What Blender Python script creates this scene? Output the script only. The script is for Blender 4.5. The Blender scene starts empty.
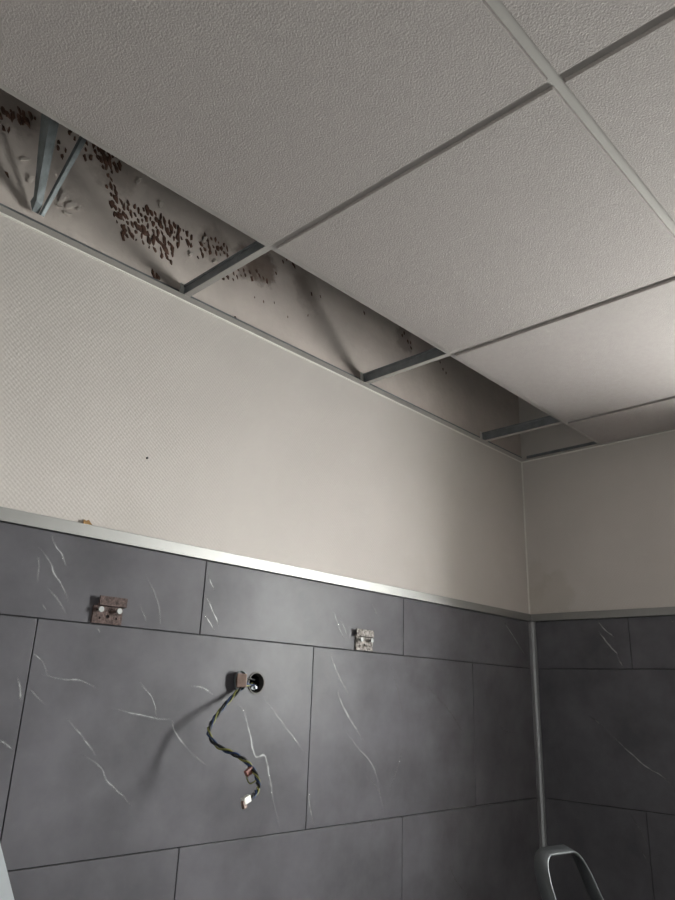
import bpy, bmesh, math, random
from mathutils import Vector, Matrix, noise
random.seed(7)
SC = bpy.context.scene
COL = SC.collection
H = 2.5                      # underside of the suspended grid above the floor

# ------------------------------------------------------------------ camera
F, YAW, PITCH, ROLL = 715.06, 0.7749, 0.3313, 0.0377
CAM = Vector((-2.2115, -1.2336, H - 0.8234))
fw = Vector((math.cos(PITCH)*math.cos(YAW), math.cos(PITCH)*math.sin(YAW), math.sin(PITCH)))
rt0 = Vector((math.sin(YAW), -math.cos(YAW), 0)); up0 = rt0.cross(fw)
RT = rt0*math.cos(ROLL) + up0*math.sin(ROLL); UP = -rt0*math.sin(ROLL) + up0*math.cos(ROLL)
cd = bpy.data.cameras.new('camera'); cam = bpy.data.objects.new('camera', cd); COL.objects.link(cam)
cd.sensor_fit = 'VERTICAL'; cd.sensor_height = 36.0; cd.lens = F/900*36.0; cd.clip_start = 0.02
m = Matrix((RT, UP, -fw)).transposed().to_4x4(); m.translation = CAM
cam.matrix_world = m
SC.camera = cam

# ------------------------------------------------------------------ daylight and exposure
WIN_Y0, WIN_Y1, WIN_Z0, WIN_Z1 = -1.44, -1.06, 1.56, 2.36
w = bpy.data.worlds.new('overcast_sky'); SC.world = w; w.use_nodes = True
_nt = w.node_tree; _bg = _nt.nodes['Background']           # bright overcast sky above the horizon, duller ground below it
_tc = _nt.nodes.new('ShaderNodeTexCoord'); _sx = _nt.nodes.new('ShaderNodeSeparateXYZ'); _rp = _nt.nodes.new('ShaderNodeValToRGB')
_mr = _nt.nodes.new('ShaderNodeMapRange'); _mr.inputs[1].default_value = -1; _mr.inputs[2].default_value = 1
_nt.links.new(_tc.outputs['Generated'], _sx.inputs[0]); _nt.links.new(_sx.outputs['Z'], _mr.inputs[0]); _nt.links.new(_mr.outputs[0], _rp.inputs[0])
_e = _rp.color_ramp.elements; _e[0].position = 0.47; _e[0].color = (0.58, 0.57, 0.555, 1); _e[1].position = 0.53; _e[1].color = (1.0, 0.985, 0.965, 1)
_nt.links.new(_rp.outputs['Color'], _bg.inputs[0])
_bg.inputs[1].default_value = 138.0
pl = bpy.data.lights.new('window_portal', 'AREA'); pl.shape = 'RECTANGLE'
pl.size = WIN_Z1 - WIN_Z0; pl.size_y = WIN_Y1 - WIN_Y0; pl.cycles.is_portal = True
po = bpy.data.objects.new('window_portal', pl); COL.objects.link(po)
po.location = (0.17, (WIN_Y0 + WIN_Y1)/2, (WIN_Z0 + WIN_Z1)/2)
po.rotation_euler = (0, math.pi/2, 0)          # -Z of the lamp points to -X, into the room
vs = SC.view_settings
vs.view_transform = 'Standard'; vs.look = 'None'; vs.gamma = 1; vs.use_curve_mapping = False
vs.exposure = 0.12

# ------------------------------------------------------------------ pixel rays (675 x 900 frame)
def ray(u, v): return fw + RT*((u - 337.5)/F) - UP*((v - 450)/F)
def on_y(u, v, y=0.0):
    q = ray(u, v); return CAM + q*((y - CAM.y)/q.y)
def on_x(u, v, x=0.0):
    q = ray(u, v); return CAM + q*((x - CAM.x)/q.x)
def on_z(u, v, z):
    q = ray(u, v); return CAM + q*((z - CAM.z)/q.z)

# ------------------------------------------------------------------ materials
def nd(nt, t, **k):
    n = nt.nodes.new(t)
    for a, b in k.items(): setattr(n, a, b)
    return n
def mat(name, col, rough=0.6, metal=0.0, var=0.0, vscale=6.0, bump=None, col2=None, spec=0.5, stretch=None):
    """principled + optional noise colour variation + optional noise bump (scale, distance, detail)"""
    M = bpy.data.materials.new(name); M.use_nodes = True; nt = M.node_tree; L = nt.links
    p = nt.nodes['Principled BSDF']
    p.inputs['Base Color'].default_value = (*col, 1); p.inputs['Roughness'].default_value = rough
    p.inputs['Metallic'].default_value = metal; p.inputs['Specular IOR Level'].default_value = spec
    g = nd(nt, 'ShaderNodeNewGeometry')
    src = g.outputs['Position']
    if stretch:
        mp = nd(nt, 'ShaderNodeMapping'); mp.inputs['Scale'].default_value = stretch
        L.new(src, mp.inputs['Vector']); src = mp.outputs['Vector']
    if var or col2:
        n = nd(nt, 'ShaderNodeTexNoise'); n.inputs['Scale'].default_value = vscale; n.inputs['Detail'].default_value = 5
        n.inputs['Roughness'].default_value = 0.6
        L.new(src, n.inputs['Vector'])
        r = nd(nt, 'ShaderNodeValToRGB'); L.new(n.outputs['Fac'], r.inputs['Fac'])
        c2 = col2 or tuple(c*(1 - var) for c in col); c1 = col if col2 else tuple(min(1, c*(1 + var)) for c in col)
        r.color_ramp.elements[0].position = 0.36; r.color_ramp.elements[1].position = 0.66
        r.color_ramp.elements[0].color = (*c2, 1); r.color_ramp.elements[1].color = (*c1, 1)
        L.new(r.outputs['Color'], p.inputs['Base Color'])
    if bump:
        b = nd(nt, 'ShaderNodeTexNoise'); b.inputs['Scale'].default_value = bump[0]; b.inputs['Detail'].default_value = bump[2]
        L.new(src, b.inputs['Vector'])
        bb = nd(nt, 'ShaderNodeBump'); bb.inputs['Distance'].default_value = bump[1]; bb.inputs['Strength'].default_value = 1.0
        L.new(b.outputs['Fac'], bb.inputs['Height']); L.new(bb.outputs['Normal'], p.inputs['Normal'])
    return M

M = {}
M['tile_ceiling'] = mat('ceiling_tile_mineral_fibre', (0.39, 0.358, 0.346), 0.95, var=0.03, vscale=90, bump=(330, 0.0010, 2.0), spec=0.1)
M['tee'] = mat('painted_steel_grid', (0.39, 0.37, 0.352), 0.55)
M['galv'] = mat('galvanised_steel', (0.18, 0.20, 0.208), 0.55, 0.4, var=0.25, vscale=35)
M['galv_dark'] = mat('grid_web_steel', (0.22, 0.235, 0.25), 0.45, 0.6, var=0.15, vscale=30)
M['concrete'] = mat('slab_concrete', (0.30, 0.28, 0.26), 0.95, var=0.2, vscale=5, bump=(40, 0.004, 4))
M['substrate'] = mat('dark_joint_compound', (0.045, 0.045, 0.05), 0.9)
M['cap'] = mat('cap_strip_satin', (0.31, 0.306, 0.30), 0.5, 0.85)
M['alu'] = mat('anodised_aluminium', (0.36, 0.36, 0.37), 0.45, 0.8, var=0.05, vscale=50)
M['alu_blue'] = mat('bright_aluminium', (0.84, 0.88, 0.93), 0.38, 0.55)
M['cap_white'] = mat('white_paint_tab', (0.75, 0.74, 0.72), 0.5)
M['sealant'] = mat('acrylic_sealant', (0.74, 0.72, 0.67), 0.6)
M['floor'] = mat('floor_stone', (0.14, 0.137, 0.132), 0.5, var=0.12, vscale=3)
M['rust'] = mat('rusted_steel', (0.15, 0.10, 0.092), 0.75, 0.15, col2=(0.03, 0.016, 0.013), vscale=150, bump=(260, 0.0015, 3))
M['rust_paint'] = mat('flaked_paint_steel', (0.50, 0.46, 0.43), 0.7, 0.1, col2=(0.05, 0.035, 0.03), vscale=130, bump=(240, 0.0015, 3))
M['zinc'] = mat('zinc_screw', (0.30, 0.305, 0.30), 0.5, 0.4)
M['rim'] = mat('dull_dark_steel', (0.10, 0.095, 0.09), 0.6, 0.4)
M['alu_dark'] = mat('dull_aluminium', (0.085, 0.09, 0.095), 0.42, 0.55)
M['black'] = mat('black_plastic', (0.015, 0.015, 0.016), 0.5)
M['w_black'] = mat('black_wire_sheath', (0.010, 0.010, 0.012), 0.5)
M['w_blue'] = mat('blue_wire_sheath', (0.014, 0.03, 0.085), 0.4)
M['w_yg'] = mat('yellow_green_wire_sheath', (0.17, 0.17, 0.045), 0.4)
M['con_white'] = mat('white_connector_plastic', (0.78, 0.76, 0.72), 0.4)
M['con_brown'] = mat('red_brown_connector', (0.26, 0.11, 0.09), 0.45)
M['con_tan'] = mat('tan_terminal_block', (0.21, 0.14, 0.115), 0.5, var=0.2, vscale=80)
M['rubber'] = mat('black_rubber', (0.02, 0.02, 0.02), 0.8)
M['glue'] = mat('old_brown_adhesive', (0.115, 0.058, 0.040), 0.7, var=0.5, vscale=60)
M['flake'] = mat('peeling_plaster_skin', (0.60, 0.54, 0.50), 0.8, var=0.1, vscale=60)
M['stain'] = mat('brown_tape_remnant', (0.33, 0.19, 0.07), 0.8, var=0.3, vscale=90)
M['frame'] = mat('window_frame_white', (0.80, 0.80, 0.80), 0.35)
M['dark_wall'] = None

def two_tone(name):
    Mx = mat(name, (0.42, 0.405, 0.38), 0.8, var=0.03, vscale=2); nt = Mx.node_tree
    p = nt.nodes['Principled BSDF']; src = p.inputs['Base Color'].links[0].from_socket
    g = nd(nt, 'ShaderNodeNewGeometry'); s = nd(nt, 'ShaderNodeSeparateXYZ'); nt.links.new(g.outputs['Position'], s.inputs[0])
    c = nd(nt, 'ShaderNodeMath', operation='GREATER_THAN'); c.inputs[1].default_value = H - 0.55; nt.links.new(s.outputs['Z'], c.inputs[0])
    mx = nd(nt, 'ShaderNodeMix', data_type='RGBA'); nt.links.new(c.outputs[0], mx.inputs[0])
    mx.inputs[6].default_value = (0.13, 0.13, 0.135, 1); nt.links.new(src, mx.inputs[7])
    nt.links.new(mx.outputs[2], p.inputs['Base Color']); return Mx
M['white_paint'] = mat('white_wall_paint', (0.86, 0.85, 0.83), 0.7, var=0.02, vscale=2)
M['two_tone'] = two_tone('painted_wall_with_grey_dado')

def stained(Mx, spots, colour):
    """irregular stains with a shape of their own at fixed spots (centre, radius, strength) in the place"""
    nt = Mx.node_tree; L = nt.links; p = nt.nodes['Principled BSDF']
    g = nd(nt, 'ShaderNodeNewGeometry')
    n = nd(nt, 'ShaderNodeTexNoise'); n.inputs['Scale'].default_value = 14; n.inputs['Detail'].default_value = 6; n.inputs['Roughness'].default_value = 0.65
    L.new(g.outputs['Position'], n.inputs['Vector'])
    for c, r, k in spots:
        sock = p.inputs['Base Color']
        d = nd(nt, 'ShaderNodeVectorMath', operation='DISTANCE'); L.new(g.outputs['Position'], d.inputs[0]); d.inputs[1].default_value = c
        a = nd(nt, 'ShaderNodeMath', operation='DIVIDE'); L.new(d.outputs['Value'], a.inputs[0]); a.inputs[1].default_value = r
        b = nd(nt, 'ShaderNodeMath', operation='MULTIPLY_ADD'); L.new(n.outputs['Fac'], b.inputs[0]); b.inputs[1].default_value = 2.2; L.new(a.outputs[0], b.inputs[2])
        e = nd(nt, 'ShaderNodeMapRange'); L.new(b.outputs[0], e.inputs[0]); e.inputs[1].default_value = 1.75; e.inputs[2].default_value = 2.1; e.inputs[3].default_value = k; e.inputs[4].default_value = 0
        mx = nd(nt, 'ShaderNodeMix', data_type='RGBA'); L.new(e.outputs[0], mx.inputs[0])
        if sock.links: L.new(sock.links[0].from_socket, mx.inputs[6])
        else: mx.inputs[6].default_value = sock.default_value[:]
        mx.inputs[7].default_value = (*colour, 1)
        L.new(mx.outputs[2], sock)

def wallpaper(name, axis):
    Mx = mat(name, (0.585, 0.542, 0.514), 0.85, var=0.035, vscale=3.0, spec=0.2); nt = Mx.node_tree; L = nt.links
    p = nt.nodes['Principled BSDF']; g = nd(nt, 'ShaderNodeNewGeometry')
    outs = []
    for ang, sc in ((math.radians(55), 40), (math.radians(-38), 52)):
        mp = nd(nt, 'ShaderNodeMapping')
        mp.inputs['Rotation'].default_value = (0, ang, 0) if axis == 'y' else (ang, 0, 0)
        L.new(g.outputs['Position'], mp.inputs['Vector'])
        wv = nd(nt, 'ShaderNodeTexWave', wave_type='BANDS', bands_direction='Z')
        wv.inputs['Scale'].default_value = sc; wv.inputs['Distortion'].default_value = 2.0; wv.inputs['Detail'].default_value = 2; wv.inputs['Detail Scale'].default_value = 3
        L.new(mp.outputs['Vector'], wv.inputs['Vector']); outs.append(wv.outputs['Fac'])
    mm = nd(nt, 'ShaderNodeMath', operation='MULTIPLY_ADD'); L.new(outs[1], mm.inputs[0]); mm.inputs[1].default_value = 0.4; L.new(outs[0], mm.inputs[2])
    b = nd(nt, 'ShaderNodeBump'); b.inputs['Distance'].default_value = 0.00022; b.inputs['Strength'].default_value = 1.0
    L.new(mm.outputs[0], b.inputs['Height']); L.new(b.outputs['Normal'], p.inputs['Normal'])
    return Mx
M['paper_left'] = wallpaper('woven_wallpaper_long_wall', 'y')
M['paper_right'] = wallpaper('woven_wallpaper_end_wall', 'x')
stained(M['paper_right'], [((0, -0.08, H - 0.50), 0.10, 0.18), ((0, -0.02, H - 0.42), 0.07, 0.14)], (0.33, 0.29, 0.22))
stained(M['paper_left'], [((-0.62, 0, H - 0.50), 0.07, 0.07), ((-1.52, 0, H - 0.52), 0.07, 0.07)], (0.36, 0.33, 0.27))
M['plaster'] = mat('bare_plaster', (0.60, 0.53, 0.49), 0.9, var=0.07, vscale=7, bump=(30, 0.003, 4))
stained(M['plaster'], [(tuple(on_y(262, 266)), 0.060, 0.75), (tuple(on_y(248, 262)), 0.05, 0.55), (tuple(on_y(215, 243)), 0.05, 0.4), (tuple(on_y(405, 336)), 0.05, 0.45),
        (tuple(on_y(120, 165)), 0.07, 0.35), (tuple(on_y(20, 110)), 0.07, 0.4), (tuple(on_y(310, 290)), 0.06, 0.25)], (0.16, 0.11, 0.085))

def panel_mat(name):
    Mx = mat(name, (0.120, 0.116, 0.128), 0.34, var=0.19, vscale=6.5, bump=(9, 0.0008, 4), spec=0.11)
    return Mx
M['panel'] = panel_mat('grey_stone_panel')
def vein_mat():
    Mx = bpy.data.materials.new('pale_stone_vein'); Mx.use_nodes = True; nt = Mx.node_tree; L = nt.links
    p = nt.nodes['Principled BSDF']; p.inputs['Base Color'].default_value = (0.44, 0.44, 0.45, 1); p.inputs['Roughness'].default_value = 0.4
    a = nd(nt, 'ShaderNodeAttribute', attribute_name='alpha')
    g = nd(nt, 'ShaderNodeNewGeometry')
    n = nd(nt, 'ShaderNodeTexNoise'); n.inputs['Scale'].default_value = 70; n.inputs['Detail'].default_value = 3; L.new(g.outputs['Position'], n.inputs['Vector'])
    r = nd(nt, 'ShaderNodeMapRange'); L.new(n.outputs['Fac'], r.inputs[0]); r.inputs[1].default_value = 0.3; r.inputs[2].default_value = 0.6; r.inputs[3].default_value = 0.45; r.inputs[4].default_value = 1
    mu = nd(nt, 'ShaderNodeMath', operation='MULTIPLY'); L.new(a.outputs['Fac'], mu.inputs[0]); L.new(r.outputs[0], mu.inputs[1])
    L.new(mu.outputs[0], p.inputs['Alpha']); return Mx
M['vein'] = vein_mat()
def glass_mat():
    Mx = bpy.data.materials.new('window_glass'); Mx.use_nodes = True; nt = Mx.node_tree; nt.nodes.clear()
    o = nd(nt, 'ShaderNodeOutputMaterial'); t = nd(nt, 'ShaderNodeBsdfTransparent'); g = nd(nt, 'ShaderNodeBsdfGlossy'); g.inputs['Roughness'].default_value = 0.02
    t.inputs[0].default_value = (0.93, 0.95, 0.94, 1)
    mx = nd(nt, 'ShaderNodeMixShader'); mx.inputs[0].default_value = 0.06
    nt.links.new(t.outputs[0], mx.inputs[1]); nt.links.new(g.outputs[0], mx.inputs[2]); nt.links.new(mx.outputs[0], o.inputs[0]); return Mx
M['glass'] = glass_mat()

# ------------------------------------------------------------------ mesh helpers
def link(name, me, mats, parent=None, kind=None):
    o = bpy.data.objects.new(name, me); COL.objects.link(o)
    for mm in (mats if isinstance(mats, (list, tuple)) else [mats]):
        if len(me.materials) < len(mats if isinstance(mats, (list, tuple)) else [mats]): me.materials.append(mm)
    if parent: o.parent = parent; o.matrix_parent_inverse = Matrix.Translation(-parent.location) if parent.location.length else Matrix()
    if kind: o['kind'] = kind
    return o
def obj(name, bm, mats, parent=None, kind=None, smooth=False):
    bmesh.ops.recalc_face_normals(bm, faces=bm.faces[:])
    me = bpy.data.meshes.new(name); bm.to_mesh(me); bm.free()
    if smooth:
        for p in me.polygons: p.use_smooth = True
    return link(name, me, mats, parent, kind)
def tag(o, label, cat, group=None):
    o['label'] = label; o['category'] = cat
    if group: o['group'] = group
    return o
def thing(name, loc, label, cat, group=None):
    o = bpy.data.objects.new(name, None); COL.objects.link(o); o.location = loc; o.empty_display_size = 0.05
    return tag(o, label, cat, group)
def box(bm, x0, x1, y0, y1, z0, z1, mi=0, bev=0.0):
    r = bmesh.ops.create_cube(bm, size=1.0)
    vs_ = r['verts']
    for v in vs_:
        v.co = Vector(((x0 + x1)/2 + v.co.x*(x1 - x0), (y0 + y1)/2 + v.co.y*(y1 - y0), (z0 + z1)/2 + v.co.z*(z1 - z0)))
    fs = {f for v in vs_ for f in v.link_faces}
    for f in fs: f.material_index = mi
    if bev:
        es = list({e for v in vs_ for e in v.link_edges})
        bmesh.ops.bevel(bm, geom=es, offset=bev, segments=2, affect='EDGES', profile=0.6)
    return vs_
def BX(*a, **k):
    bm = bmesh.new(); box(bm, *a, **k); return bm
def prism(bm, pts, path0, path1):
    """closed cross-section pts (list of Vector offsets) swept from path0 to path1"""
    a = [bm.verts.new(path0 + p) for p in pts]; b = [bm.verts.new(path1 + p) for p in pts]
    n = len(pts)
    for i in range(n): bm.faces.new((a[i], a[(i+1) % n], b[(i+1) % n], b[i]))
    bm.faces.new(a); bm.faces.new(b[::-1])
def sweep(bm, path, section, up=Vector((0, 0, 1)), cap=True):
    """section: list of (s, t) in the local side/up frame; path: list of Vectors"""
    rings = []
    n = len(path); prev = None
    for i, p in enumerate(path):
        t = (path[min(i+1, n-1)] - path[max(i-1, 0)]).normalized()
        if prev is None:
            side = t.cross(up)
            if side.length < 1e-4: side = t.cross(Vector((1, 0, 0)))
            side.normalize()
        else:
            side = (prev - t*prev.dot(t)).normalized()
        prev = side; u = side.cross(t)
        rings.append([bm.verts.new(p + side*a + u*b) for a, b in section])
    k = len(section)
    for r0, r1 in zip(rings, rings[1:]):
        for i in range(k): bm.faces.new((r0[i], r0[(i+1) % k], r1[(i+1) % k], r1[i]))
    if cap: bm.faces.new(rings[0][::-1]); bm.faces.new(rings[-1])
def circ(r, n=8): return [(r*math.cos(2*math.pi*i/n), r*math.sin(2*math.pi*i/n)) for i in range(n)]
def spline(pts, k=8):
    out = []
    P = [pts[0]] + list(pts) + [pts[-1]]
    for i in range(1, len(P) - 2):
        for j in range(k):
            t = j/k; a, b, c, d = P[i-1], P[i], P[i+1], P[i+2]
            out.append(0.5*((2*b) + (c - a)*t + (2*a - 5*b + 4*c - d)*t*t + (3*b - a - 3*c + d)*t**3))
    out.append(pts[-1]); return out
def cyl(bm, c, axis, r, length, n=16, mi=0):
    axis = axis.normalized()
    sweep(bm, [c, c + axis*length], circ(r, n), up=Vector((0.3, 0.2, 1)))
def holed(outer, holes, to3, depth, mi=0):
    """flat plate with holes: outer/holes are 2-D loops, to3 maps (a, b) to space, depth is the extrusion vector"""
    bm = bmesh.new(); es = []
    for lp in [outer] + holes:
        vv = [bm.verts.new(to3(*q)) for q in lp]
        es += [bm.edges.new((vv[i], vv[(i+1) % len(vv)])) for i in range(len(vv))]
    bmesh.ops.triangle_fill(bm, use_beauty=True, use_dissolve=False, edges=es)
    g = bmesh.ops.extrude_face_region(bm, geom=bm.faces[:])
    for v in g['geom']:
        if isinstance(v, bmesh.types.BMVert): v.co += depth
    for f in bm.faces: f.material_index = mi
    return bm

# ------------------------------------------------------------------ setting: key heights and joints
XE, YE, SLAB = -2.95, -2.6, H + 0.48
T1, T2, R1, R2 = H - 0.5418, H - 0.5656, H - 0.7162, H - 1.0976
ROWS = [T2, R1, R2, R2 - 0.3814, R2 - 0.7628, R2 - 1.1442, 0.0]
A0, B0 = 0.2623, 0.2978
XT = [0.0] + [-(A0 + 0.6*i) for i in range(5)]            # cross tee lines
YT = [0.0] + [-(B0 + 0.6*i) for i in range(4)]            # main tee lines
HOLE = on_y(256, 683, -0.003); HR = 0.0215

# floor, slab, walls
obj('floor', BX(XE - 0.2, 0.3, YE - 0.2, 0.2, -0.1, 0.0), M['floor'], kind='structure')
ceiling = obj('ceiling', BX(XE - 0.2, 0.3, YE - 0.2, 0.2, SLAB, SLAB + 0.15), M['concrete'], kind='structure')

hole2 = [(HOLE.x + (HR + 0.002)*math.cos(t*math.pi/14), HOLE.z + (HR + 0.002)*math.sin(t*math.pi/14)) for t in range(28)]
wall_left = obj('wall_left', holed([(XE, T1 - 0.01), (0.003, T1 - 0.01), (0.003, H + 0.002), (XE, H + 0.002)], [], lambda a, b: Vector((a, 0.003, b)), Vector((0, 0.15, 0))), M['paper_left'], kind='structure')
obj('panel_backing', holed([(XE, 0), (0.003, 0), (0.003, T1 - 0.01), (XE, T1 - 0.01)], [hole2], lambda a, b: Vector((a, 0.003, b)), Vector((0, 0.15, 0))), M['substrate'], wall_left)
plaster = obj('bare_plaster', BX(XE, 0.003, 0.003, 0.153, H + 0.002, SLAB), M['plaster'], wall_left)

win = [(WIN_Y0, WIN_Z0), (WIN_Y1, WIN_Z0), (WIN_Y1, WIN_Z1), (WIN_Y0, WIN_Z1)]
bm = holed([(YE, 0), (0.153, 0), (0.153, SLAB), (YE, SLAB)], [win], lambda a, b: Vector((0.003, a, b)), Vector((0.15, 0, 0)))
wall_right = obj('wall_right', bm, M['paper_right'], kind='structure')
obj('panel_backing', BX(0.0005, 0.003, -0.72, 0.003, 0.0, T1 - 0.01), M['substrate'], wall_right)
obj('wall_back', BX(XE, 0.253, YE - 0.15, YE, 0, SLAB), M['two_tone'], kind='structure')
obj('wall_front', BX(XE - 0.15, XE, YE - 0.15, 0.153, 0, SLAB), M['white_paint'], kind='structure')

# window in the end wall (outside the frame; it is what lights the room)
yc, zc = (WIN_Y0 + WIN_Y1)/2, (WIN_Z0 + WIN_Z1)/2
fr = bmesh.new(); t = 0.03
for a in ((WIN_Y0, WIN_Y1, WIN_Z0, WIN_Z0 + t), (WIN_Y0, WIN_Y1, WIN_Z1 - t, WIN_Z1), (WIN_Y0, WIN_Y0 + t, WIN_Z0 + t, WIN_Z1 - t), (WIN_Y1 - t, WIN_Y1, WIN_Z0 + t, WIN_Z1 - t)):
    box(fr, 0.07, 0.12, *a)
window = obj('window_1', fr, M['frame'], kind='structure')
obj('pane', BX(0.093, 0.099, WIN_Y0 + t, WIN_Y1 - t, WIN_Z0 + t, WIN_Z1 - t), M['glass'], window)
obj('window_sill', BX(-0.03, 0.07, WIN_Y0 - 0.03, WIN_Y1 + 0.03, WIN_Z0 - 0.03, WIN_Z0), M['frame'], window)
hb = bmesh.new(); box(hb, 0.05, 0.07, WIN_Y1 - 0.035, WIN_Y1 - 0.015, zc - 0.02, zc + 0.02); box(hb, 0.035, 0.05, WIN_Y1 - 0.032, WIN_Y1 - 0.018, zc - 0.09, zc + 0.01)
obj('handle', hb, M['alu'], window)

# ------------------------------------------------------------------ wall panels
PANELS = []
def panel_left(x0, x1, z0, z1, hole=False):
    g = 0.0012; th = 0.006
    if hole:
        hp = [(HOLE.x + HR*math.cos(t*math.pi/14), HOLE.z + HR*math.sin(t*math.pi/14)) for t in range(28)]
        bm = holed([(x0 + g, z0 + g), (x1 - g, z0 + g), (x1 - g, z1 - g), (x0 + g, z1 - g)], [hp], lambda a, b: Vector((a, -0.003, b)), Vector((0, th, 0)))
    else:
        bm = BX(x0 + g, x1 - g, -0.003, 0.003, z0 + g, z1 - g, bev=0.0007)
    o = obj('wall_panel', bm, M['panel'], wall_left); PANELS.append(('L', x0, x1, z0, z1, o)); return o
def panel_right(y0, y1, z0, z1):
    g = 0.0012
    o = obj('wall_panel', BX(-0.003, 0.0005, y0 + g, y1 - g, z0 + g, z1 - g, bev=0.0007), M['panel'], wall_right)
    PANELS.append(('R', y0, y1, z0, z1, o)); return o
odd_l = [-0.012, -0.678, -1.332, -1.986, -2.64, XE]
even_l = [-0.012, -0.354, -1.009, -1.667, -2.32, XE]
odd_r = [-0.012, -0.331, -0.72]
even_r = [-0.012, -0.659, -0.72]
for i, (z1, z0) in enumerate(zip(ROWS, ROWS[1:])):
    L_ = odd_l if i % 2 == 0 else even_l
    for x1, x0 in zip(L_, L_[1:]):
        panel_left(x0, x1, z0, z1, x0 < HOLE.x < x1 and z0 < HOLE.z < z1)
    L_ = odd_r if i % 2 == 0 else even_r
    for y1, y0 in zip(L_, L_[1:]): panel_right(y0, y1, z0, z1)

# cap strips and corner profile
bm = bmesh.new()
box(bm, XE, -0.0, -0.009, 0.003, T2 + 0.0005, T1, bev=0.001)
trim1 = obj('trim_1', bm, M['cap'], kind='structure')
bm = bmesh.new(); box(bm, -0.009, 0.003, -0.72, -0.009, T2 + 0.0005, T1, bev=0.001)
trim2 = obj('trim_2', bm, M['cap'], kind='structure')
bm = bmesh.new()
sec = [(-0.017, 0.0), (-0.017, -0.0050), (-0.013, -0.0055), (-0.0095, -0.0075), (-0.0075, -0.0055), (-0.006, -0.006), (-0.0055, -0.0075), (-0.0075, -0.0095), (-0.0055, -0.015), (-0.0050, -0.022), (0.0, -0.022), (0.0, 0.0)]
prism(bm, [Vector((a, b, 0)) for a, b in sec], Vector((0, 0, 0.0)), Vector((0, 0, T2)))
trim3 = obj('trim_3', bm, M['alu'], kind='structure')

# sealant beads: ceiling angle to wall, and the wallpaper corner
bm = bmesh.new()
sweep(bm, [Vector((XE, 0.003, H - 0.002)), Vector((0.001, 0.003, H - 0.002))], circ(0.003, 8))
obj('sealant_bead', bm, M['sealant'], wall_left)
bm = bmesh.new(); sweep(bm, [Vector((0.0022, 0.0022, T1)), Vector((0.0022, 0.0022, H - 0.003))], circ(0.0035, 8))
obj('sealant_bead', bm, M['sealant'], wall_left)
bm = bmesh.new(); sweep(bm, [Vector((0.003, YE, H - 0.002)), Vector((0.003, 0.0, H - 0.002))], circ(0.003, 8))
obj('sealant_bead', bm, M['sealant'], wall_right)

# ------------------------------------------------------------------ pale veins printed in the stone panels
def zoomed(ox, oy, s, *lines): return [[(ox + a/s, oy + b/s) for a, b in ln] for ln in lines]
V = []
def add(lines, w=1.0, k=1.0):
    for l in lines: V.append((l, w, k))
add(zoomed(0, 490, 5.625, [(290,245),(315,315),(350,370),(370,430)], [(215,320),(280,400),(310,480),(350,540),(400,650)]), 1.3, 0.8)
add(zoomed(0, 490, 5.625, [(210,370),(218,420),(212,530)], [(270,560),(320,610),(375,710)], [(240,640),(255,675)], [(540,770),(565,805)]), 1.0, 0.5)
add(zoomed(0, 500, 2.25, [(325,160),(355,230),(360,285)], [(315,235),(330,275)]), 1.1, 0.4)
add(zoomed(180, 540, 8.18, [(215,265),(255,350),(285,420)], [(195,430),(245,530),(300,650),(320,720)], [(190,590),(240,670),(290,750)]), 1.1, 0.8)
add([[(333,606),(337,622),(346,642)], [(340,618),(349,640)], [(372,604),(378,616)]], 1.1, 0.5)
add(zoomed(0, 500, 2.25, [(75,345),(95,360)], [(90,390),(150,405),(180,405),(220,425)], [(310,405),(345,450),(352,490)], [(250,468),(300,480),(345,490),(385,492)],
     [(385,492),(395,525),(430,570)], [(150,490),(190,540),(215,575)], [(180,570),(225,600),(240,630),(275,665),(295,690)]), 1.0, 0.6)
add(zoomed(0, 500, 2.25, [(65,425),(100,460)], [(430,570),(465,597)], [(105,395),(95,360)]), 0.9, 0.35)
add(zoomed(100, 650, 3.553, [(470,185),(510,215),(530,290),(550,375),(585,378),(600,440),(615,530),(640,640)]), 1.5, 0.75)
add(zoomed(100, 650, 3.553, [(580,165),(620,220),(675,295),(715,345)], [(320,130),(370,135),(410,165)]), 1.1, 0.5)
add(zoomed(0, 500, 2.25, [(40,395),(45,430),(48,455)], [(0,540),(30,562)]), 1.3, 0.7)
add(zoomed(280, 630, 4.286, [(0,395),(50,450),(108,528)]), 1.2, 0.6)
add(zoomed(280, 630, 4.286, [(215,100),(245,180),(305,300)], [(245,250),(255,290),(290,365),(330,430),(370,490)], [(280,430),(330,500),(380,555),(410,610),(430,690)],
     [(113,640),(125,740),(145,840)]), 1.3, 0.6)
add(zoomed(280, 630, 4.286, [(365,610),(400,660),(430,700),(440,790)], [(530,490),(500,600),(465,700)], [(390,810),(395,850)], [(470,140),(510,280),(530,400)]), 1.2, 0.3)
add(zoomed(380, 640, 3.462, [(140,70),(170,160),(200,200),(240,245),(270,290),(300,345)]), 1.0, 0.4)
add(zoomed(380, 640, 3.462, [(390,230),(415,290),(435,315),(500,325)], [(240,760),(260,830),(310,890)]), 0.9, 0.25)
add(zoomed(475, 560, 2.647, [(65,148),(100,200),(140,265)]), 1.3, 1.0)
VR = []
for l in zoomed(475, 560, 2.647, [(320,155),(345,185),(370,205)], [(325,185),(355,225),(385,255)]): VR.append((l, 1.2, 0.6))
for l in zoomed(475, 560, 2.647, [(350,450),(400,500),(450,545),(490,568),(525,600)]): VR.append((l, 1.1, 0.45))
for l in zoomed(475, 560, 2.647, [(300,410),(350,450)], [(375,250),(392,285)], [(410,670),(440,720),(460,755)], [(440,770),(460,800)], [(512,155),(535,170)]): VR.append((l, 1.2, 0.25))
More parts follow.
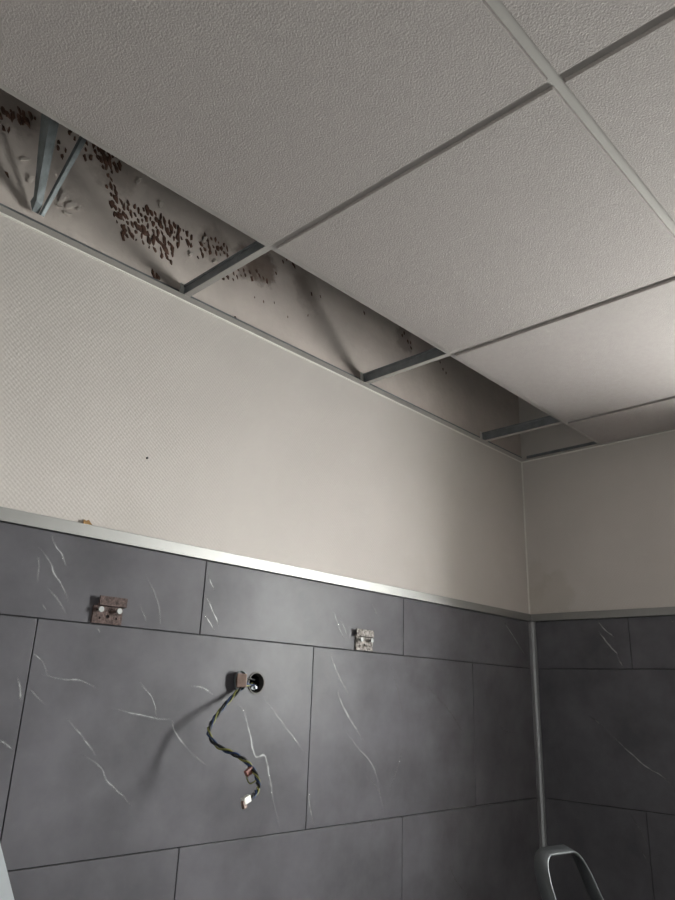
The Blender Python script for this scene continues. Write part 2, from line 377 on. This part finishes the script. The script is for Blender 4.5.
def build_veins(lines, side):
    by = {}
    for l, wd, k in lines:
        P = [on_y(u, v, -0.003) if side == 'L' else on_x(u, v, -0.003) for u, v in l]
        mid = P[len(P)//2]; a = mid.x if side == 'L' else mid.y
        for s, a0, a1, z0, z1, o in PANELS:
            if s == side and a0 <= a <= a1 and z0 <= mid.z <= z1:
                by.setdefault(o.name, (o, a0, a1, z0, z1, []))[5].append((P, wd, k)); break
    for o, a0, a1, z0, z1, ls in by.values():
        bm = bmesh.new(); vals = []
        nrm = Vector((0, -1, 0)) if side == 'L' else Vector((-1, 0, 0))
        for P, wd, k in ls:
            pts = spline(P, 7); n = len(pts); rows = []
            for i, p in enumerate(pts):
                t = (pts[min(i+1, n-1)] - pts[max(i-1, 0)]).normalized(); s = t.cross(nrm)
                e = min(1, 3.0*min(i + 0.3, n - 1 - i + 0.3)/n)
                jit = noise.noise(p*60)*0.0022
                h = 0.0034*wd*(0.7 + 0.5*noise.noise(p*90))*(0.4 + 0.6*e)
                row = []
                for q, al in ((-1, 0.0), (0, min(1, 1.25*k*e)), (1, 0.0)):
                    c = p + s*(q*h + jit) + nrm*0.0003
                    if side == 'L': c.x = min(max(c.x, a0 + 0.002), a1 - 0.002)
                    else: c.y = min(max(c.y, a0 + 0.002), a1 - 0.002)
                    c.z = min(max(c.z, z0 + 0.002), z1 - 0.002)
                    row.append(bm.verts.new(c)); vals.append(al)
                rows.append(row)
            for r0, r1 in zip(rows, rows[1:]):
                for j in (0, 1): bm.faces.new((r0[j], r0[j+1], r1[j+1], r1[j]))
        me = bpy.data.meshes.new('veining'); bm.to_mesh(me); bm.free()
        at = me.attributes.new('alpha', 'FLOAT', 'POINT')
        for i, al in enumerate(vals): at.data[i].value = al
        v = link('veining', me, M['vein'], o)
build_veins(V, 'L'); build_veins([(l, w_, min(1, k*1.9)) for l, w_, k in VR], 'R')

# ------------------------------------------------------------------ suspended ceiling
def tee(name, p0, p1, hgt, fw_=0.015, parent=ceiling):
    """inverted T: painted flange with its underside at H, bare steel web and bulb above it"""
    bm = bmesh.new(); along_x = abs(p1[0] - p0[0]) > abs(p1[1] - p0[1])
    def bb(w, z0, z1, mi):
        if along_x: box(bm, p0[0], p1[0], p0[1] - w/2, p0[1] + w/2, z0, z1, mi)
        else: box(bm, p0[0] - w/2, p0[0] + w/2, p0[1], p1[1], z0, z1, mi)
    bb(fw_, H, H + 0.0012, 0); bb(0.0016, H + 0.0012, H + hgt - 0.006, 1); bb(0.006, H + hgt - 0.006, H + hgt, 1)
    return obj(name, bm, [M['tee'], M['galv_dark']], parent)
for y in YT[1:]: tee('main_tee', (XE + 0.004, y), (-0.002, y), 0.038)
YB = YT + [YE]
for x in XT[1:]:
    for y1, y0 in zip(YB, YB[1:]):
        tee('cross_tee', (x, y0 + (0.0076 if y0 > YE else 0.002)), (x, y1 - (0.0076 if y1 < 0 else 0.004)), 0.032)
# end tabs bent up against the wall on the open cross tees
for x in XT[1:4]:
    obj('end_clip', BX(x - 0.011, x + 0.003, -0.0042, -0.0014, H + 0.002, H + 0.034), M['cap_white'], ceiling)
def angle(p0, p1, inward):
    bm = bmesh.new(); n = Vector(inward); z = Vector((0, 0, 1))
    sec = [n*0 - n*0.0, n*0.021, n*0.021 + z*0.001, n*0.001 + z*0.001, n*0.001 + z*0.0176, n*0.0 + z*0.0176]
    prism(bm, sec, Vector(p0), Vector(p1)); o = obj('wall_angle', bm, M['tee'], ceiling)
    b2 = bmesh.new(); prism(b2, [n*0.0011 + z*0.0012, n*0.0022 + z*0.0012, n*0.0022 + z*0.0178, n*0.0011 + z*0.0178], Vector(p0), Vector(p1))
    obj('angle_shadow_line', b2, M['galv_dark'], o); return o  # dark strip over the leg, paints in the shadow line above the flange
za = H - 0.0011
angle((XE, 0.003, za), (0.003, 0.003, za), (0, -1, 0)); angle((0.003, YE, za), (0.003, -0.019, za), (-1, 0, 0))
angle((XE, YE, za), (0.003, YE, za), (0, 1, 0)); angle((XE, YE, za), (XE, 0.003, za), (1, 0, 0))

XB = XT + [XE]
for j, (y1, y0) in enumerate(zip(YB, YB[1:])):
    if j == 0: continue                                  # the strip along the long wall stands open
    for i, (x1, x0) in enumerate(zip(XB, XB[1:])):
        gx0 = 0.0085 if x0 > XE else 0.024; gx1 = 0.0085 if x1 < 0 else 0.024
        gy0 = 0.0085 if y0 > YE else 0.024; gy1 = 0.0085
        bm = bmesh.new(); dz = random.uniform(-0.0006, 0.0006)
        box(bm, x0 + gx0, x1 - gx1, y0 + gy0, y1 - gy1, H - 0.0055 + dz, H + 0.004, bev=0.0008)
        box(bm, x0 + gx0 - 0.006, x1 - gx1 + 0.006, y0 + gy0 - 0.006, y1 - gy1 + 0.006, H + 0.0016, H + 0.016)
        obj('ceiling_tile', bm, M['tile_ceiling'], ceiling)

# ------------------------------------------------------------------ old adhesive dabs and peeling skin on the plaster above the grid
def inside(p, poly):
    c = False; j = len(poly) - 1
    for i in range(len(poly)):
        if (poly[i][1] > p[1]) != (poly[j][1] > p[1]) and p[0] < (poly[j][0] - poly[i][0])*(p[1] - poly[i][1])/(poly[j][1] - poly[i][1]) + poly[i][0]: c = not c
        j = i
    return c
Z7 = lambda pts: [(100 + a/3.553, 130 + b/3.553) for a, b in pts]
Z6 = lambda pts: [(a/5.625, 80 + b/5.625) for a, b in pts]
Z2 = lambda pts: [(180 + a/2.8125, 220 + b/2.8125) for a, b in pts]
spots = []
def scatter(poly, dmin, tries, r=1.0):
    xs = [p[0] for p in poly]; ys = [p[1] for p in poly]; loc = []
    for _ in range(tries):
        p = (random.uniform(min(xs), max(xs)), random.uniform(min(ys), max(ys)))
        if inside(p, poly) and all(math.hypot((p[0] - q[0])*1.15, (p[1] - q[1])*0.8) > dmin for q in loc):
            loc.append(p); spots.append((p, r*random.choice((0.55, 0.8, 1.0, 1.0, 1.25, 1.45))*random.uniform(0.9, 1.1)))
scatter(Z7([(45,245),(110,262),(180,285),(240,318),(285,348),(325,378),(325,425),(300,395),(268,415),(258,475),(235,460),(190,432),(130,395),(75,370),(50,300)]), 4.35, 2500, 1.0)
scatter(Z7([(345,455),(350,420),(368,370),(400,385),(450,400),(460,440),(430,462),(400,435)]), 4.0, 500, 0.9)
scatter(Z7([(0,55),(30,75),(48,130),(60,240),(40,250),(38,180),(5,125),(-15,100)]), 4.2, 400, 0.85)
scatter(Z6([(470,345),(560,350),(675,430),(675,500),(620,520),(560,430),(470,440)]), 4.5, 500, 0.95)
scatter(Z6([(0,160),(90,165),(215,200),(200,222),(120,250),(60,200),(0,200)]), 4.8, 300, 1.15)
scatter(Z7([(435,525),(480,495),(560,500),(600,540),(520,525),(450,540)]), 4.5, 200, 0.75)
for q in Z6([(20,270),(50,282),(5,215),(330,350),(325,380),(370,395),(350,430),(390,300),(440,300),(40,530),(600,600),(635,690),(655,760),(420,330),(400,285),(110,240)]): spots.append((q, 0.85))
for q in Z7([(40,262),(85,352),(80,380),(190,515),(205,522)]): spots.append((q, 1.35))
for q in Z2([(210,218),(235,230),(265,232),(303,272),(360,268),(395,215)]): spots.append((q, 0.45))
for q in Z2([(370,208),(290,118),(345,132),(270,150),(640,340),(650,360),(625,325),(648,345),(518,262),(155,275),(300,110),(320,128)]): spots.append((q, 0.8))
for q in [(404,333),(408,342),(411,348),(440,362),(443,369),(446,373),(400,326),(265,346)]: spots.append((q, 0.75 if q[0] != 265 else 0.3))
bm = bmesh.new()
for (u, v), s in spots:
    c = on_y(u, v, 0.003)
    if c.z < H + 0.004: continue
    a = random.uniform(-0.75, 0.05); rx, rz = 0.0037*s*random.uniform(0.8, 1.3), 0.0080*s*random.uniform(0.75, 1.25)
    top = bm.verts.new(c + Vector((0, -0.0022*s, 0))); n = 9; ring = []; mid = []
    for i in range(n):
        t = 2*math.pi*i/n; k = random.uniform(0.62, 1.3)
        e = Vector((math.cos(t)*rx*k, 0, math.sin(t)*rz*k)); e = Vector((e.x*math.cos(a) + e.z*math.sin(a), 0, -e.x*math.sin(a) + e.z*math.cos(a)))
        ring.append(bm.verts.new(c + e)); mid.append(bm.verts.new(c + e*0.7 + Vector((0, -0.0018*s, 0))))
    for i in range(n):
        j = (i + 1) % n
        bm.faces.new((ring[i], ring[j], mid[j], mid[i])); bm.faces.new((mid[i], mid[j], top))
obj('adhesive_dabs', bm, M['glue'], plaster, 'stuff')
bm = bmesh.new()
for u, v, s, a in ((62,198,.016,.3),(70,206,.014,.9),(67,214,.010,1.5),(78,209,.008,.2),(24,160,.010,1.2),(30,180,.010,.2),(58,206,.008,2),(138,182,.012,.25),(160,205,.012,.25),(190,255,.008,.5),(215,262,.008,.9),(204,240,.01,.3)):
    c = on_y(u, v, 0.003); n = 7; lo = []; hi = []
    for i in range(n):
        t = 2*math.pi*i/n; k = random.uniform(0.55, 1.2)
        e = Vector((math.cos(t)*s*0.45*k, 0, math.sin(t)*s*k)); e = Vector((e.x*math.cos(a) + e.z*math.sin(a), 0, -e.x*math.sin(a) + e.z*math.cos(a)))
        lo.append(bm.verts.new(c + e*0.8)); hi.append(bm.verts.new(c + e + Vector((0, -0.003 - 0.004*max(0, math.sin(t)), 0))))
    for i in range(n): bm.faces.new((lo[i], lo[(i+1) % n], hi[(i+1) % n], hi[i]))
    bm.faces.new(hi)
obj('peeling_skin', bm, M['flake'], plaster, 'stuff')

# brown scrap on the cap strip and a small nail hole in the wallpaper
bm = bmesh.new()
pp = [on_y(u, v, -0.0005) for u, v in ((83.5,519.5),(86,521),(88,520),(92,526),(90,528),(84,526.5),(82.5,524))]
lo = [bm.verts.new(p) for p in pp]; hi = [bm.verts.new(p + Vector((0, -0.002 - 0.002*random.random(), 0))) for p in pp]
for i in range(len(pp)): bm.faces.new((lo[i], lo[(i+1) % len(pp)], hi[(i+1) % len(pp)], hi[i]))
bm.faces.new(hi); bm.faces.new(lo[::-1])
tag(obj('tape_scrap', bm, M['stain']), 'tiny brown scrap of tape stuck on top edge of the white cap strip', 'tape scrap')
bm = bmesh.new(); p = on_y(147, 458, 0.003); cyl(bm, p + Vector((0, 0.004, 0)), Vector((0, -1, 0)), 0.0022, 0.006, 10)
tag(obj('nail', bm, M['black']), 'small dark nail head in the pale woven wallpaper', 'nail')

# ------------------------------------------------------------------ bent steel hanger and loose strip in the open ceiling strip
def sheet(name, rows, th, mtl, parent):
    bm = bmesh.new(); g = [[bm.verts.new(p) for p in r] for r in rows]
    for r0, r1 in zip(g, g[1:]):
        for j in range(len(r0) - 1): bm.faces.new((r0[j], r0[j+1], r1[j+1], r1[j]))
    o = obj(name, bm, mtl, parent); md = o.modifiers.new('thickness', 'SOLIDIFY'); md.thickness = th; md.offset = 0
    return o
b0 = [on_y(34, 196, -0.014), on_y(36.5, 200, -0.026), on_y(42, 206, -0.016)]
b1 = [on_y(41.5, 116, -0.10), on_y(50, 117, -0.125), on_y(58.5, 124, -0.105)]
ext = [b + (b - a)*0.9 for a, b in zip(b0, b1)]
foot = [b0[0] + Vector((0, 0.012, -0.006)), b0[1] + Vector((0.002, 0.018, -0.014)), b0[2] + Vector((0, 0.012, -0.012))]
hang = thing('hanger_bracket', foot[1], 'wide bent galvanised steel hanger rising from the open ceiling strip', 'hanger')
rows = [foot, b0] + [[a.lerp(b, t) for a, b in zip(b0, b1)] for t in (0.33, 0.66)] + [b1, ext]
sheet('channel', rows, 0.0012, M['galv'], hang)
e = ext[1]
obj('fixing_plate', BX(e.x - 0.03, e.x + 0.03, e.y - 0.02, e.y + 0.02, e.z - 0.002, e.z + 0.004), M['galv'], hang)
sheet('upper_strap', [[Vector((e.x - 0.012, e.y, e.z)), Vector((e.x + 0.012, e.y, e.z))], [Vector((e.x - 0.012, e.y - 0.01, SLAB)), Vector((e.x + 0.012, e.y - 0.01, SLAB))]], 0.0015, M['galv'], hang)
s0, s1 = on_y(42, 216, -0.010), on_y(86, 136, -0.10)
s2 = s0 + (s1 - s0)*1.9
strip = thing('steel_strip', s0, 'thin loose galvanised steel angle leaning beside the wide hanger', 'steel strip')
ax = (s1 - s0).normalized(); sd = Vector((0.8, 0.45, -0.1)); sd = (sd - ax*sd.dot(ax)).normalized(); fd = ax.cross(sd)
sheet('flange', [[s0 - sd*0.003, s0 + sd*0.004], [s2 - sd*0.007, s2 + sd*0.007]], 0.001, M['galv'], strip)
sheet('rib', [[s0 - sd*0.003, s0 - sd*0.003 + fd*0.006], [s2 - sd*0.007, s2 - sd*0.007 + fd*0.010]], 0.001, M['galv'], strip)

# ------------------------------------------------------------------ rusted cabinet hanging brackets
def bracket(pl, pr, zt, zb, mtl, label, l0, l1):
    yf = -0.003; x0, x1 = pl, pr
    t = thing('cabinet_bracket', ((x0 + x1)/2, yf, zb), label, 'bracket', 'cabinet hanging brackets on the tiled wall')
    hgt = zt - zb; W = x1 - x0; zl = zb + hgt*0.64
    pts = [((x0 + W*f), zb + hgt*g) for f, g in ((0.5, 0.27), (0.24, 0.2), (0.8, 0.22))]
    rr = [0.0035, 0.002, 0.002]
    holes = [[(px + r*math.cos(2*math.pi*i/10), pz + r*math.sin(2*math.pi*i/10)) for i in range(10)] for (px, pz), r in zip(pts, rr)]
    obj('plate', holed([(x0, zb), (x1, zb), (x1, zl), (x0, zl)], holes, lambda a, b: Vector((a, yf - 0.004, b)), Vector((0, 0.004, 0))), mtl, t)
    bm = bmesh.new(); yo = yf - 0.011
    sec = [(yf, zl), (yo, zl + 0.001), (yo, zt), (yo + 0.003, zt), (yo + 0.003, zl + 0.004), (yf, zl + 0.003)]
    prism(bm, [Vector((0, a, b)) for a, b in sec], Vector((x0 + l0, 0, 0)), Vector((x1 + l1, 0, 0)))
    obj('hook_lip', bm, mtl, t)
    for f in (0.18, 0.80):
        bm = bmesh.new(); c = Vector((x0 + W*f, yf - 0.003, zb + hgt*0.50))
        cyl(bm, c, Vector((0, -1, 0)), 0.0025, 0.008, 10); cyl(bm, c + Vector((0, -0.008, 0)), Vector((0, -1, 0)), 0.0052, 0.003, 14)
        obj('screw', bm, M['zinc'], t)
    return t
bracket(-1.571, -1.512, H - 0.666, H - 0.7145, M['rust'], 'dark rusted bracket with two screws, on the panel left of the wires', 0.007, 0.003)
bracket(-0.868, -0.806, H - 0.664, H - 0.7140, M['rust_paint'], 'flaked pale bracket with two screws, right of the wires', -0.005, -0.003)

# ------------------------------------------------------------------ round wall box and its loose wires
jb = thing('wall_box', (HOLE.x, 0.04, HOLE.z), 'round recessed metal wall box open in the grey panel', 'wall box')
bm = bmesh.new(); n = 28; prof = [(HR - 0.0005, -0.0045), (HR - 0.0005, 0.045), (0.0, 0.045)]
def lathe_y(bm, c, prof, n):
    rings = []
    for r, y in prof:
        if r == 0: rings.append([bm.verts.new((c.x, y, c.z))]*n)
        else: rings.append([bm.verts.new((c.x + r*math.cos(2*math.pi*i/n), y, c.z + r*math.sin(2*math.pi*i/n))) for i in range(n)])
    for a, b in zip(rings, rings[1:]):
        for i in range(n):
            q = []
            for v in (a[i], a[(i+1) % n], b[(i+1) % n], b[i]):
                if v not in q: q.append(v)
            if len(q) > 2: bm.faces.new(q)
lathe_y(bm, HOLE, [(HR - 0.0005, -0.003), (HR - 0.0005, 0.045), (0.0, 0.045)], n)
obj('cup', bm, M['black'], jb)
bm = bmesh.new(); lathe_y(bm, HOLE, [(HR + 0.0015, -0.0031), (HR + 0.0012, -0.0052), (HR - 0.0015, -0.0052), (HR - 0.0015, 0.010), (HR - 0.0006, 0.010)], n)
obj('rim', bm, M['rim'], jb)
bm = bmesh.new(); box(bm, HOLE.x - 0.004, HOLE.x + 0.008, 0.006, 0.03, HOLE.z - 0.014, HOLE.z - 0.004, bev=0.001)
obj('clamp', bm, M['galv_dark'], jb)
bm = bmesh.new(); cyl(bm, Vector((HOLE.x + 0.006, 0.006, HOLE.z - 0.009)), Vector((0, -1, 0)), 0.003, 0.004, 10)
obj('clamp_screw', bm, M['galv_dark'], jb)

cab = thing('loose_wires', (HOLE.x, 0.0, HOLE.z), 'twisted black, blue and yellow-green wires dangling from the wall box', 'wires')
PATH = [Vector((HOLE.x + 0.002, 0.030, HOLE.z)), Vector((HOLE.x - 0.004, 0.004, HOLE.z - 0.004)), on_y(244, 686, -0.010), on_y(232, 697, -0.020), on_y(219.5, 711, -0.036), on_y(211.5, 724, -0.047),
        on_y(209.5, 734, -0.055), on_y(218, 746, -0.072), on_y(234, 754, -0.094), on_y(247, 763, -0.115), on_y(255.5, 774, -0.135), on_y(259, 786, -0.152), on_y(255.5, 794, -0.164), on_y(249, 798, -0.172)]
C0 = spline(PATH, 10)
def strand(phase, r_off, rad, mtl, turns=9.0, C=C0):
    out = []; n = len(C)
    for i, p in enumerate(C):
        t = (C[min(i+1, n-1)] - C[max(i-1, 0)]).normalized(); s = t.cross(Vector((0.2, 1, 0.1))).normalized(); u = s.cross(t)
        a = phase + 2*math.pi*turns*i/n; k = r_off*(1 + 0.35*math.sin(i*0.31 + phase))
        out.append(p + s*math.cos(a)*k + u*math.sin(a)*k)
    bm = bmesh.new(); sweep(bm, out, circ(rad, 8)); return obj('conductor', bm, mtl, cab, smooth=True)
strand(0.0, 0.0027, 0.0022, M['w_black']); strand(2.1, 0.0027, 0.0020, M['w_blue']); strand(4.2, 0.0028, 0.0017, M['w_yg'])
def rbox(name, c, ux, uz, sx, sy, sz, mtl, parent, bev=0.001):
    """small block: ux/uz are its width and height directions"""
    ux = ux.normalized(); uy = uz.cross(ux).normalized(); uz2 = ux.cross(uy)
    bm = BX(-sx/2, sx/2, -sy/2, sy/2, -sz/2, sz/2, bev=bev)
    R = Matrix((ux, uy, uz2)).transposed()
    for v in bm.verts: v.co = c + R @ v.co
    return obj(name, bm, mtl, parent)
cend = PATH[-1]
ax = (on_y(241, 803, -0.174) - cend).normalized()
cw = rbox('white_connector', cend + ax*0.007, ax.cross(Vector((0, 1, 0))), ax, 0.011, 0.009, 0.016, M['con_white'], cab)
rbox('lever', cend + ax*0.014 + ax.cross(Vector((0, 1, 0))).normalized()*0.005, ax.cross(Vector((0, 1, 0))), ax, 0.013, 0.007, 0.008, M['con_tan'], cw)
cb = on_y(249, 771.5, -0.124); ub = on_y(253, 768, -0.124) - on_y(245, 775, -0.124)
rbox('brown_connector', cb, ub, on_y(246, 768, -0.124) - on_y(250, 775, -0.124), 0.017, 0.008, 0.011, M['con_brown'], cab)
loop = spline([on_y(246.5, 775, -0.124), on_y(247.5, 780, -0.128), on_y(250, 783.5, -0.134), on_y(254, 782, -0.140), on_y(257.5, 779, -0.144)], 6)
bm = bmesh.new(); sweep(bm, loop, circ(0.0013, 7)); obj('conductor', bm, M['w_yg'], cab, smooth=True)
# short terminal block with a metal clip pulled out beside the box
tc = on_y(240.5, 680.5, -0.014)
tb = rbox('terminal_block', tc, Vector((1, -0.35, 0)), Vector((0.05, 0, 1)), 0.022, 0.020, 0.027, M['con_tan'], cab, 0.002)
bm = bmesh.new(); cc = tc + Vector((-0.001, -0.006, -0.001)); ring = [cc + Vector((0.0175*math.cos(a)*0.75, -0.35*0.0175*math.cos(a)*0.3, 0.0195*math.sin(a))) for a in [math.radians(d) for d in range(-60, 262, 14)]]
ring = [p + Vector((0, 0.006, 0)) for p in ring]
sweep(bm, ring, [(-0.0006, -0.005), (0.0006, -0.005), (0.0006, 0.005), (-0.0006, 0.005)], up=Vector((0, 1, 0))); obj('metal_clip', bm, M['galv'], tb)
for k, mt in ((0.006, M['w_black']), (-0.005, M['w_blue'])):
    bm = bmesh.new(); sweep(bm, spline([Vector((HOLE.x + 0.001, 0.028, HOLE.z + k)), Vector((HOLE.x - 0.006, -0.004, HOLE.z + k)), tc + Vector((0.008, 0.004, k))], 6), circ(0.0017, 7)); obj('conductor', bm, mt, cab, smooth=True)

# ------------------------------------------------------------------ step ladder in the corner (only its top hoop shows)
ZT = H - 1.14
n0 = on_z(543.5, 857.5, ZT); f0 = on_z(581, 850.5, ZT)
lad = thing('step_ladder', ((n0.x + f0.x)/2, n0.y - 0.2, 0.0), 'aluminium step ladder in the corner with its rounded top hoop showing', 'ladder')
E_ = Vector((0, -1, 0)); X_ = Vector((1, 0, 0)); wid = f0.x - n0.x
LEAN, SPL = 0.42, 0.14
def stile(p, s, z): dz = ZT - z; return Vector((p.x + s*SPL*dz, p.y - LEAN*dz, z))
rr = 0.045
pl_ = [stile(n0, -1, z) for z in (0.04, 0.5, 1.0, ZT - 0.12, ZT - 0.07, ZT - rr)]
arc = [Vector((n0.x + rr*(1 - math.cos(a)) - 0.003, n0.y - LEAN*(rr - rr*math.sin(a)), ZT - rr + rr*math.sin(a))) for a in (0.2, 0.45, 0.7, 0.95, 1.2, 1.45)]
arc2 = [Vector((f0.x - rr*(1 - math.cos(a)) + 0.003, f0.y - LEAN*(rr - rr*math.sin(a)), ZT - rr + rr*math.sin(a))) for a in (1.45, 1.2, 0.95, 0.7, 0.45, 0.2)]
pr_ = [stile(f0, 1, z) for z in (ZT - rr, ZT - 0.07, ZT - 0.12, 1.0, 0.5, 0.04)]
path = pl_ + arc + arc2 + pr_
def strip_sweep(bm, path, wdir, wid_, th):
    rings = []; n = len(path)
    for i, p in enumerate(path):
        t = (path[min(i+1, n-1)] - path[max(i-1, 0)]).normalized(); s = (wdir - t*wdir.dot(t)).normalized(); u = s.cross(t)
        sec = [(0, -th*0.2), (0, th*0.2), (0.002, th/2), (wid_ - 0.002, th/2), (wid_, th*0.2), (wid_, -th*0.2), (wid_ - 0.002, -th/2), (0.002, -th/2)]
        rings.append([bm.verts.new(p + s*a + u*b) for a, b in sec])
    k = len(rings[0])
    for r0, r1 in zip(rings, rings[1:]):
        for i in range(k): bm.faces.new((r0[i], r0[(i+1) % k], r1[(i+1) % k], r1[i]))
    bm.faces.new(rings[0][::-1]); bm.faces.new(rings[-1])
WD = Vector((0, 1, 0.35)).normalized()
bm = bmesh.new(); strip_sweep(bm, path, WD, 0.031, 0.006)
obj('hoop_frame', bm, M['alu_dark'], lad, smooth=True)
for k, z in enumerate((0.25, 0.5, 0.75, 1.0)):
    a = stile(n0, -1, z); b = stile(f0, 1, z)
    obj('tread', BX(a.x, b.x, a.y - 0.01, a.y + (0.07 if k < 3 else 0.2), z - 0.025, z, bev=0.002), M['alu'], lad)
for p, s in ((n0, -1), (f0, 1)):
    bm = bmesh.new(); top = stile(p, s, 1.0) + Vector((0, 0.17, 0)); bot = Vector((stile(p, s, 0.04).x, min(top.y + 0.20, -0.06), 0.04))
    strip_sweep(bm, [bot, top], Vector((0, 1, 0)), 0.03, 0.012); obj('rear_leg', bm, M['alu'], lad)
    for q in (bot + Vector((0, 0.015, 0)), stile(p, s, 0.04) + Vector((0, 0.018, 0))):
        obj('foot', BX(q.x - 0.014, q.x + 0.014, q.y - 0.026, q.y + 0.026, 0.0, 0.045, bev=0.003), M['rubber'], lad)

# ------------------------------------------------------------------ second ladder: one bright stile cuts the lower left corner
a = on_y(0, 842, -0.65); b = on_y(14.5, 900, -0.65); dirn = (b - a).normalized()
lad2 = thing('step_ladder', (a.x, -0.5, 0), 'bright aluminium ladder stile at the lower left beside the wires', 'ladder')
slope = dirn.x/-dirn.z
def px(z): return a.x + (a.z - z)*slope
ztop = 1.75
def leg(name, y, s, m):
    bm = bmesh.new(); xt = px(ztop)
    t_ = Vector((xt if s > 0 else xt - 0.09, y, ztop)); bt = Vector((px(0.03) if s > 0 else xt - 0.09 - 0.55, y, 0.03))
    d_ = (bt - t_).normalized(); wv = Vector((-d_.z, 0, d_.x)); wv = wv if wv.x < 0 else -wv
    sec = [Vector((0, 0, 0)), Vector((0, 0.02, 0)), wv*0.05 + Vector((0, 0.02, 0)), wv*0.05]
    if s < 0: sec = [-q if False else q for q in sec]
    prism(bm, sec, t_, bt); o = obj(name, bm, m, lad2)
    obj('foot', BX(bt.x - 0.06, bt.x + 0.01, y - 0.005, y + 0.025, 0.0, 0.05, bev=0.003), M['rubber'], lad2)
for y in (-0.65, -0.32): leg('stile', y, 1, M['alu_blue'])
for y in (-0.63, -0.34): leg('rear_leg', y, -1, M['alu_blue'])
for z in (0.35, 0.65, 0.95, 1.25):
    obj('tread', BX(px(z) - 0.085, px(z) - 0.004, -0.632, -0.318, z - 0.025, z, bev=0.002), M['alu'], lad2)
obj('top_cap', BX(px(ztop) - 0.16, px(ztop) + 0.0, -0.66, -0.29, ztop - 0.01, ztop + 0.03, bev=0.006), M['alu_blue'], lad2)
